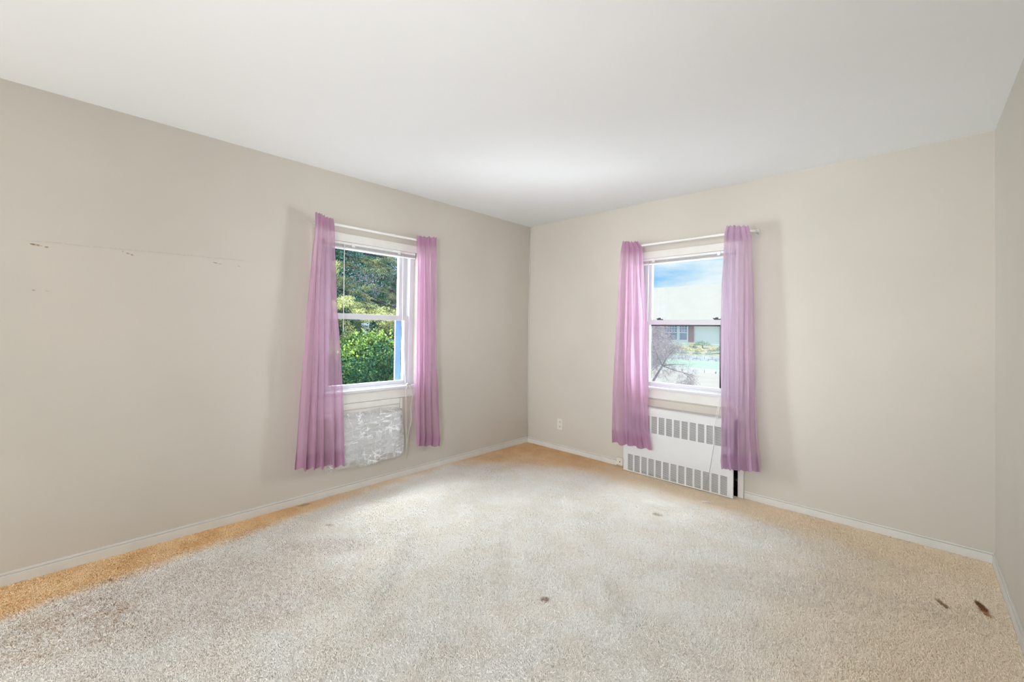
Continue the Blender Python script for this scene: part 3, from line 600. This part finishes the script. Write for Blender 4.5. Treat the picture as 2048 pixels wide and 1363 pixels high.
# ================================================================== OUTSIDE
M_LAWN = mat('lawn_grass', (0.34, 0.46, 0.34), 0.9, 0.1, col2=(0.42, 0.56, 0.42), vscale=2.0)
M_DRIVE = mat('pale_concrete', (0.52, 0.45, 0.385), 0.8, 0.2, var=0.04, vscale=0.8)
M_SOIL = mat('garden_soil', (0.42, 0.38, 0.27), 0.9, 0.1, var=0.2)
M_STONE = mat('pale_wall_stone', (0.55, 0.53, 0.58), 0.8, 0.2, var=0.15, vscale=3)
M_CURB = mat('white_curb_stone', (0.72, 0.72, 0.70), 0.8, 0.2, var=0.1, vscale=2)
M_SIDE = mat('pale_siding', (0.84, 0.88, 0.83), 0.6, 0.3, var=0.02, vscale=1)
M_ROOF = mat('weathered_roof', (0.60, 0.55, 0.49), 0.9, 0.1, var=0.02, vscale=1.4)
M_SHUT = mat('burgundy_shutter', (0.20, 0.03, 0.07), 0.5, 0.3, var=0.1)
M_WIN = mat('dark_blue_pane', (0.05, 0.13, 0.28), 0.15, 0.6, var=0.3, vscale=1.5)
M_WFR = mat('house_white_trim', (0.82, 0.83, 0.84), 0.5, 0.3, var=0.01)
M_BARK = mat('grey_bark', (0.06, 0.055, 0.075), 0.9, 0.1, var=0.3, vscale=30)
M_TWIG = mat('pale_twigs', (0.13, 0.10, 0.14), 0.9, 0.1, col2=(0.40, 0.34, 0.37), vscale=12)
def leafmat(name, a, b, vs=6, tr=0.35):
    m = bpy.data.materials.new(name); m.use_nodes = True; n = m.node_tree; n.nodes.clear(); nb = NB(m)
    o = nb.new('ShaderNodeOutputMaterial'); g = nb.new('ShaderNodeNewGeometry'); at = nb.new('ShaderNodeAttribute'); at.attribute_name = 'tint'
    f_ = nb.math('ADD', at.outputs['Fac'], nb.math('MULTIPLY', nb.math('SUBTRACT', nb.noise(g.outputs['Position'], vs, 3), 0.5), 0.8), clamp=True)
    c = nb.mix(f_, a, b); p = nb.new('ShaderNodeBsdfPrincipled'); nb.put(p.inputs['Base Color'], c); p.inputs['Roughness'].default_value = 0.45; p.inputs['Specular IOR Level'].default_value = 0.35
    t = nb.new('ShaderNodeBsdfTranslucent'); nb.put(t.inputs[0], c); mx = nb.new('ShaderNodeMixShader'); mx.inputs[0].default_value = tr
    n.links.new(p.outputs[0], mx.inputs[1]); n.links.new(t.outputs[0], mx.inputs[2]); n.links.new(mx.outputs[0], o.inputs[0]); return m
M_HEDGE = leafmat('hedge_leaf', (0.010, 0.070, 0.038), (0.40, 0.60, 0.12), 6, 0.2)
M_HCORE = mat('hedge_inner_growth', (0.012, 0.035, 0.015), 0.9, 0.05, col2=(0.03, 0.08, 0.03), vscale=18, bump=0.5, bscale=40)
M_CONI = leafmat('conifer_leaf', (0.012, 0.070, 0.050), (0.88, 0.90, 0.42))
M_DEEP = leafmat('dark_evergreen_leaf', (0.015, 0.07, 0.06), (0.12, 0.30, 0.18))
M_BUD = leafmat('pale_pink_buds', (0.42, 0.33, 0.38), (0.80, 0.66, 0.66))
M_BUSH = leafmat('pale_bush_leaf', (0.20, 0.38, 0.28), (0.45, 0.60, 0.40))
M_FLOW = leafmat('yellow_flowers', (0.62, 0.56, 0.28), (0.90, 0.82, 0.50))

def leaves(name, P, N, size, m, parent=None, tint=None, aspect=0.55, jit=0.8, stuff=False):
    """one folded leaf (two quads->two tris each side) per point, facing roughly along N"""
    n = len(P); N = N + rng.normal(0, jit, (n, 3)); N /= np.linalg.norm(N, axis=1)[:, None] + 1e-9
    A = np.cross(N, rng.normal(0, 1, (n, 3))); A /= np.linalg.norm(A, axis=1)[:, None] + 1e-9; B = np.cross(N, A)
    s = size * rng.uniform(0.6, 1.3, n)[:, None]
    V = np.stack([P - A * s * .5, P + B * s * aspect * .5 - N * s * .08, P + A * s * .5, P - B * s * aspect * .5 - N * s * .08], 1).reshape(-1, 3)
    b = (np.arange(n) * 4)[:, None, None]; F = (b + np.array([[0, 1, 2], [0, 2, 3]])[None]).reshape(-1, 3)
    o = npmesh(name, V, F, m, parent)
    if tint is None: tint = rng.uniform(0, 1, n)
    at = o.data.attributes.new('tint', 'FLOAT', 'POINT'); at.data.foreach_set('value', np.repeat(tint, 4).astype(np.float32))
    if stuff: o['kind'] = 'stuff'
    return o

# ground
GX0, GX1 = -45.0, 20.0
def ground(name, ys, zs, m, x0=GX0, x1=GX1):
    mb = MB()
    for i in range(len(ys) - 1):
        b = len(mb.v); mb.v += [(x0, ys[i], zs[i]), (x1, ys[i], zs[i]), (x1, ys[i + 1], zs[i + 1]), (x0, ys[i + 1], zs[i + 1]), (x0, ys[i], zs[i] - .3), (x1, ys[i], zs[i] - .3), (x1, ys[i + 1], zs[i + 1] - .3), (x0, ys[i + 1], zs[i + 1] - .3)]
        mb.F += [(b, b + 1, b + 2, b + 3), (b + 4, b + 7, b + 6, b + 5), (b, b + 4, b + 5, b + 1), (b + 1, b + 5, b + 6, b + 2), (b + 2, b + 6, b + 7, b + 3), (b + 3, b + 7, b + 4, b)]
    return tag(mb.build(name, m), None, None, kind='structure')
ground('driveway', [YB + WT + 0.4, 26.0], [-1.05, -1.08], M_DRIVE)
ground('garden_ground', [-30, YB + WT + 0.4], [-1.05, -1.05], M_SOIL, -45, XL - WT - 0.1)
ground('lawn', [26.1, 31.0], [-0.98, -0.72], M_LAWN)
ground('garden_bed', [31.2, 35.9], [-0.36, 0.2], M_SOIL)
ground('far_ground', [35.9, 120], [0.2, 0.2], M_LAWN)
for i in range(22):
    a = -16 + i * 0.62
    tag(MB().box(a, a + 0.58 - 0.05 * (i % 3 == 0), 25.9 + 0.02 * (i % 2), 26.2, -1.1, -0.86 + 0.02 * math.sin(i * 2.1)).build('curb_stone', M_CURB, bevel=0.03), 'white curb stones in a row where lawn meets driveway', 'curb stone', 'curb stones along the lawn')
rwall = empty('retaining_wall', (-11, 31.1, -0.76), 'low pale stone retaining wall between lawn and yellow flower bed', 'retaining wall')
for row in range(2):
    for i in range(26):
        a = -17.5 + i * 0.5 + 0.25 * row; o = MB().box(a, a + 0.47, 30.95, 31.3, -0.80 + row * 0.21, -0.60 + row * 0.21 + 0.015 * math.sin(i * 3.3 + row)).build('stone', M_STONE, rwall, bevel=0.025); o.matrix_parent_inverse = Matrix.Translation(-rwall.location)

# neighbour's house
hs = empty('neighbour_house', (-13, 36, 0.2), 'pale-sided house with burgundy shutter and broad light roof across the lawn', 'house'); hi = Matrix.Translation(-hs.location)
def hp(mb, name, m, parent=None, **k):
    o = mb.build(name, m, parent or hs, **k)
    if parent is None: o.matrix_parent_inverse = hi
    return o
HX0, HX1 = -26.0, -3.0
hp(MB().box(HX0, HX1, 36.05, 44, 0.0, 2.3), 'wall', M_SIDE)
sd = MB()
for k_ in range(16):
    z = 0.30 + k_ * 0.125; b = len(sd.v)
    sd.v += [(HX0, 36.0, z), (HX1, 36.0, z), (HX0, 36.035, z + .125), (HX1, 36.035, z + .125), (HX0, 36.05, z), (HX1, 36.05, z)]
    sd.F += [(b, b + 1, b + 3, b + 2), (b, b + 4, b + 5, b + 1)]
sdo = hp(sd, 'siding_boards', M_SIDE); sdo['kind'] = 'stuff'
rf = MB(); rf.v = [(HX0 - .5, 35.4, 2.12), (HX1 + .5, 35.4, 2.12), (HX1 + .5, 40.0, 5.50), (HX0 - .5, 40.0, 5.50), (HX0 - .5, 35.4, 1.98), (HX1 + .5, 35.4, 1.98), (HX1 + .5, 44.6, 1.98), (HX0 - .5, 44.6, 1.98)]
rf.F = [(0, 1, 2, 3), (0, 4, 5, 1), (2, 6, 7, 3), (4, 7, 6, 5), (0, 3, 7, 4), (1, 5, 6, 2)]; hp(rf, 'roof', M_ROOF)
hp(MB().box(HX0 - .5, HX1 + .5, 35.32, 35.42, 1.95, 2.13), 'gutter', M_WFR)
def hwin(s0, s1, z0, z1, cols, grid_from):
    fr = hp(MB().box(s0 - .10, s1 + .10, 35.93, 36.03, z0 - .10, z1 + .08), 'window', M_WFR)
    MB().box(s0, s1, 35.915, 35.935, z0, z1).build('pane', M_WIN, fr).matrix_parent_inverse = Matrix.Identity(4)
    mb = MB(); zc = (z0 + z1) / 2
    mb.box(s0, s1, 35.89, 35.915, zc - .03, zc + .03)
    for k_ in range(1, cols): a = s0 + (s1 - s0) * k_ / cols; mb.box(a - .018, a + .018, 35.895, 35.914, zc if grid_from else z0, z1)
    for k_ in range(1, 3): z = zc + (z1 - zc) * k_ / 3; mb.box(s0, s1, 35.895, 35.914, z - .016, z + .016)
    mb.build('muntins', M_WFR, fr)
hwin(-15.15, -14.08, 0.60, 1.84, 5, True)
hwin(-13.86, -13.28, 0.62, 1.82, 3, True)
sh = MB().box(-13.14, -12.74, 35.90, 36.0, 0.44, 1.91)
for k_ in range(18): sh.box(-13.09, -12.79, 35.885, 35.90, 0.52 + k_ * 0.074, 0.555 + k_ * 0.074)
hp(sh, 'shutter', M_SHUT)

# garden shrubs across the lawn
def shell(c, r, n, inner=0.75):
    D = rng.normal(0, 1, (n, 3)); D /= np.linalg.norm(D, axis=1)[:, None]; D[:, 2] = np.abs(D[:, 2]) * 1.0 - 0.15
    k_ = rng.uniform(inner, 1.0, n)[:, None]; return np.array(c) + D * k_ * np.array(r), D
def bush(c, r, n, size, m, label, cat='shrub', group=None, tint=None):
    P, N = shell((0, 0, 0), r, n, 0.6); t = empty('shrub' if cat == 'shrub' else 'flower_clump', c, label, cat, group)
    leaves('foliage' if cat == 'shrub' else 'blooms', P, N, size, m, t, tint)
    MB().tube([(0, 0, -0.35), (0.05, 0, 0.15)], [0.05, 0.02], 6).tube([(0, 0, -0.1), (-0.15, 0.05, 0.22)], [0.03, 0.012], 6).build('stem', M_BARK, t)
bush((-11.55, 34.4, 0.30), (0.62, 0.4, 0.36), 900, 0.11, M_BUSH, 'round grey-green shrub in front of the pale siding')
bush((-9.55, 32.3, -0.02), (0.45, 0.4, 0.40), 600, 0.10, M_BUSH, 'darker green shrub at the right end of the flower bed')
for i, (x, y, z, rx) in enumerate([(-12.9, 33.9, -.05, .34), (-12.1, 33.2, -.1, .34), (-11.3, 33.1, -.10, .36), (-10.45, 33.4, .0, .36), (-13.7, 34.4, .05, .36), (-14.6, 34.7, .15, .4), (-12.4, 34.9, .2, .34), (-9.7, 33.9, .05, .34)]):
    bush((x, y, z), (rx, 0.4, 0.26), 420, 0.11, M_FLOW, 'low clump of yellow flowers in the bed before the house', 'flowers', 'yellow flower clumps before the house')
for i, (x, y) in enumerate([(-12.6, 31.7), (-11.9, 31.75), (-11.0, 31.7), (-10.2, 31.8)]):
    bush((x, y, -0.28), (0.34, 0.2, 0.16), 220, 0.08, M_BUSH, 'small green tuft behind the low retaining wall', 'shrub', 'green tufts behind the retaining wall')

# bare fine-twigged tree right outside the back window
tr = empty('bare_tree', (-3.62, 7.0, -1.05), 'bare fine-twigged weeping tree outside the back window', 'tree'); ti = Matrix.Translation(-tr.location)
main = MB(); tw = []
xm = lambda z: float(np.interp(z, [0.46, 0.81, 1.0, 1.2, 1.4], [-2.50, -2.55, -2.74, -2.92, -2.97]))
def grow(p, d, L, r, depth, rr):
    q = p + d * L
    if depth >= 2 and (q.z > 1.44 or q.x > xm(q.z) + rr.gauss(0, .03)): return
    if depth < 3: main.tube([tuple(p), tuple((p + q) / 2 + Vector((rr.uniform(-.02, .02), 0, rr.uniform(-.02, .02)))), tuple(q)], [r, r * .7, r * .35], 6, local=False)
    else: tw.append((p, q, r))
    if depth >= 6: return
    nb_ = (3, 7, 7, 5, 4, 3)[depth]
    for k_ in range(nb_):
        a = Vector((rr.gauss(0, 1), rr.gauss(0, 1), rr.gauss(0, .7))).normalized()
        nd = (d * 0.75 + a * (0.55 if depth < 2 else 0.8) + Vector((0.04, 0, -0.10 * max(0, depth - 2)))).normalized()
        grow(p + d * L * rr.uniform(.45, 1.0), nd, L * rr.uniform(.55, .78), r * 0.52, depth + 1, rr)
rr = random.Random(21)
p0 = Vector((-3.62, 7.0, -1.05)); p1 = Vector((-3.22, 7.0, 0.28)); p2 = Vector((-2.98, 7.0, 0.70))
main.tube([tuple(p0), tuple(p1), tuple(p2)], [0.036, 0.024, 0.015], 8, local=False)
for st_, dr, L_ in ((p1, (-0.5, .1, .8), .5), (p1, (-.2, .5, .7), .5), (p2, (.55, 0, .75), .42), (p2, (-.35, -.1, .9), .42), (p2, (.1, .4, .8), .36), (p2, (.8, -.2, .1), .46), (p2, (.95, .1, -.25), .42), (p1, (.9, -.1, .25), .62), (p1, (-.9, 0, .3), .5), (p1, (.6, .3, -.05), .52), (Vector((-3.35, 7, -.1)), (.8, 0, .5), .38), (Vector((-3.35, 7, -.1)), (-.8, 0, .5), .45), (p1, (-.6, 0, .8), .62), (p1, (-.3, .1, 1.), .66)):
    grow(st_, Vector(dr).normalized(), L_, 0.008, 1, rr)
main.build('trunk_and_limbs', M_BARK, tr, smooth=True).matrix_parent_inverse = ti
A = np.array([t_[0] for t_ in tw]); B = np.array([t_[1] for t_ in tw]); R_ = np.maximum(0.0013, np.array([t_[2] for t_ in tw]))[:, None]
D = B - A; D /= np.linalg.norm(D, axis=1)[:, None]; S1 = np.cross(D, [0.3, 1, 0.2]); S1 /= np.linalg.norm(S1, axis=1)[:, None]; S2 = np.cross(D, S1)
rg = [S1, -0.5 * S1 + .87 * S2, -0.5 * S1 - .87 * S2]
V = np.stack([A + g_ * R_ for g_ in rg] + [B + g_ * R_ * .6 for g_ in rg], 1).reshape(-1, 3)
F = ((np.arange(len(A)) * 6)[:, None, None] + np.array([[0, 1, 4, 3], [1, 2, 5, 4], [2, 0, 3, 5]])[None]).reshape(-1, 4)
o = npmesh('twigs', V, F, M_TWIG, tr); o['kind'] = 'stuff'; o.matrix_parent_inverse = ti
print('twigs', len(A))
k_ = rng.choice(len(A), min(len(A), 9000), replace=False); lo = leaves('buds', B[k_], np.tile(np.array([0.2, -1., .4]), (len(k_), 1)), 0.014, M_BUD, tr); lo.matrix_parent_inverse = ti

# hedge outside the left window
hd = empty('hedge', (-5.1, 2.6, -1.05), 'dense glossy green hedge close outside the left window', 'hedge'); hdi = Matrix.Translation(-hd.location)
n = 70000
P = np.zeros((n, 3)); k1 = int(n * .6)
P[:, 1] = rng.uniform(1.0, 4.6, n)
def bulge(y, z): return 0.12 * np.sin(y * 5.1 + 1.0) * np.cos(z * 4.3 + y) + 0.07 * np.sin(y * 11 + z * 9)
topz = lambda y: 1.00 + 0.09 * np.sin(y * 4.3 + 1.9) + 0.05 * np.sin(y * 9.7)
zz = rng.uniform(-0.4, 1, n) ** 1.0; P[:, 2] = -0.1 + (topz(P[:, 1]) + 0.1) * np.abs(zz)
P[:, 0] = -4.62 + bulge(P[:, 1], P[:, 2]) - rng.exponential(0.09, n) - 0.25 * np.clip((P[:, 2] - topz(P[:, 1]) + 0.25) / 0.25, 0, 1) ** 2
P[k1:, 2] = topz(P[k1:, 1]) + rng.normal(0, 0.03, n - k1); P[k1:, 0] = rng.uniform(-5.6, -4.8, n - k1)
N = np.tile(np.array([1.0, 0, 0.35]), (n, 1)); N[k1:] = (0.3, 0, 1)
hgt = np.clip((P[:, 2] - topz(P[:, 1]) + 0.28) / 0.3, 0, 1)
tint = np.clip(rng.normal(-0.12, 0.14, n) + 0.75 * hgt ** 2.5 * rng.uniform(0.2, 1, n), 0, 1)  # sunlit top and shaded lower leaves are painted into the tint
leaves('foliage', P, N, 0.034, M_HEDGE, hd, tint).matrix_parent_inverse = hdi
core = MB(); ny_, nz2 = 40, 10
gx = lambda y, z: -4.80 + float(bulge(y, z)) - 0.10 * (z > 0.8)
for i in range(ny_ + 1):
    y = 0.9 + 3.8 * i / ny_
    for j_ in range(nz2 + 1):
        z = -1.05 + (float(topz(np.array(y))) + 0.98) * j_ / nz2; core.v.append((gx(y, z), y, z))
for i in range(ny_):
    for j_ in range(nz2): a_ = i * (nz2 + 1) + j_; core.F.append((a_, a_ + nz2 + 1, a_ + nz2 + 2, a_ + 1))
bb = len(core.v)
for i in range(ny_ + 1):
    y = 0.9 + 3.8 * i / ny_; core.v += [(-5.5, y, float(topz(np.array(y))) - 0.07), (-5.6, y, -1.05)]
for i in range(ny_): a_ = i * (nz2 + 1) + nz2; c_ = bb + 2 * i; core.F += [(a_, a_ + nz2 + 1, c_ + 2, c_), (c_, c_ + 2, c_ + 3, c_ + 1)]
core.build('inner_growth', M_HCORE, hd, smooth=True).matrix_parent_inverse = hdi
# upright fresh shoots along the top
sp_ = []; st_t = []
for i in range(90):
    y = rng.uniform(1.6, 4.0); x = rng.uniform(-5.2, -4.72); z0_ = topz(np.array(y)); hh = rng.uniform(0.05, 0.20)
    for k_ in range(12): sp_.append((x + rng.normal(0, .012), y + rng.normal(0, .015), z0_ + hh * k_ / 12)); st_t.append(0.75 + 0.25 * rng.random())
leaves('fresh_shoots', np.array(sp_), np.tile(np.array([0.6, 0, 0.6]), (len(sp_), 1)), 0.034, M_HEDGE, hd, np.array(st_t)).matrix_parent_inverse = hdi
stems = MB()
for i in range(40):
    y = rng.uniform(1.2, 4.4); stems.tube([(-5.1 + rng.normal(0, .1), y, -1.05), (-5.0 + rng.normal(0, .1), y + rng.normal(0, .1), 0.0), (-4.95 + rng.normal(0, .1), y + rng.normal(0, .2), 0.9)], [0.02, 0.014, 0.006], 5, local=False)
stems.build('stems', M_BARK, hd).matrix_parent_inverse = hdi

# yellow-tipped conifer behind the hedge
cf = empty('conifer', (-7.2, 3.6, -1.05), 'conifer with drooping yellow-tipped sprays behind the hedge', 'tree'); cfi = Matrix.Translation(-cf.location)
PP = []; NN = []; TT = []; limbs = MB()
limbs.tube([(-7.9, 3.3, -1.05), (-7.9, 3.35, 1.2), (-7.85, 3.3, 3.6)], [0.14, 0.11, 0.05], 8, local=False)
rc_ = np.random.default_rng(33)
specs = []
for i in range(150):
    y = rc_.uniform(2.2, 5.0); z = rc_.uniform(0.7, 3.2); x = rc_.uniform(-7.6, -5.9)
    # leave an open hollow in the middle where limbs show
    if ((y - 3.75) / 0.45) ** 2 + ((z - 2.0) / 0.33) ** 2 < 1 and x > -7.3: continue
    specs.append((x, y, z))
# a heavy bright lower bough sweeping down to the right
for i in range(26): specs.append((-5.9 + rc_.normal(0, .1), 2.75 + i * 0.045, 1.62 - 0.0085 * i + rc_.normal(0, .06)))
for (x, y, z) in specs:
    ang = rc_.uniform(-0.9, 0.9); L_ = rc_.uniform(0.22, 0.5)
    dirv = np.array([0.85 * math.cos(ang), math.sin(ang), -0.25]); tip = np.array([x, y, z]) + dirv * L_
    if rc_.random() < .6: limbs.tube([(x - .5, y - .3 * math.sin(ang), z + .12), (x, y, z + .02), tuple(tip)], [0.018, 0.011, 0.004], 5, local=False)
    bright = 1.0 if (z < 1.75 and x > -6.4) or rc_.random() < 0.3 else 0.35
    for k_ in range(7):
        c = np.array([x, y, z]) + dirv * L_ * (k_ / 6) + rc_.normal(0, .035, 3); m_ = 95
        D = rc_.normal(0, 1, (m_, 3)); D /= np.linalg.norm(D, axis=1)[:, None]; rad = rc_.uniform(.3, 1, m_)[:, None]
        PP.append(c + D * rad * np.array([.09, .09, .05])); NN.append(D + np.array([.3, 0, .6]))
        TT.append(np.clip(bright * (0.30 + 0.95 * rad[:, 0] * (0.45 + 0.55 * (D[:, 2] > -0.2))) * (0.45 + 0.55 * k_ / 6) + rc_.normal(0, .1, m_), 0, 1))  # yellow tips are growth; lighter boughs and dark undersides paint in sun and shade
PP = np.concatenate(PP); NN = np.concatenate(NN); TT = np.concatenate(TT)
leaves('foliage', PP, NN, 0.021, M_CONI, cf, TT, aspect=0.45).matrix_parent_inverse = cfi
limbs.build('trunk_and_limbs', M_BARK, cf, smooth=True).matrix_parent_inverse = cfi
lt = MB()
for i in range(110):
    y = rc_.normal(3.75, .3); z = rc_.normal(1.98, .25); x = rc_.uniform(-7.4, -6.6); a = rc_.uniform(0, 6.28)
    lt.tube([(x, y, z), (x + rc_.normal(0, .05), y + .14 * math.cos(a), z + .12 * math.sin(a)), (x + rc_.normal(0, .08), y + .25 * math.cos(a + .4), z + .2 * math.sin(a + .4))], [0.004, 0.003, 0.0015], 4, local=False)
lt_o = lt.build('dead_twigs', M_TWIG, cf); lt_o['kind'] = 'stuff'; lt_o.matrix_parent_inverse = cfi

# dark evergreens further back
for i, (x, y, z, r_, lb) in enumerate([(-10.3, 4.3, 1.3, 1.05, 'dark evergreen behind the conifer, nearer the left curtain'), (-10.6, 7.0, 1.5, 1.1, 'dark evergreen behind the conifer, nearer the right side of the window'), (-14.0, 7.0, 2.2, 1.9, 'tall dark evergreen furthest behind the conifer')]):
    t = empty('evergreen', (x, y, -1.05), lb, 'tree'); P, N = shell((0, 0, z + 0.75), (r_, r_, r_ * 1.9), 24000, 0.7)
    leaves('foliage', P, N, 0.085, M_DEEP, t)
    MB().tube([(0, 0, 0), (0.05, 0, z + 1.0)], [0.16, 0.1], 8, local=False).build('trunk', M_BARK, t)
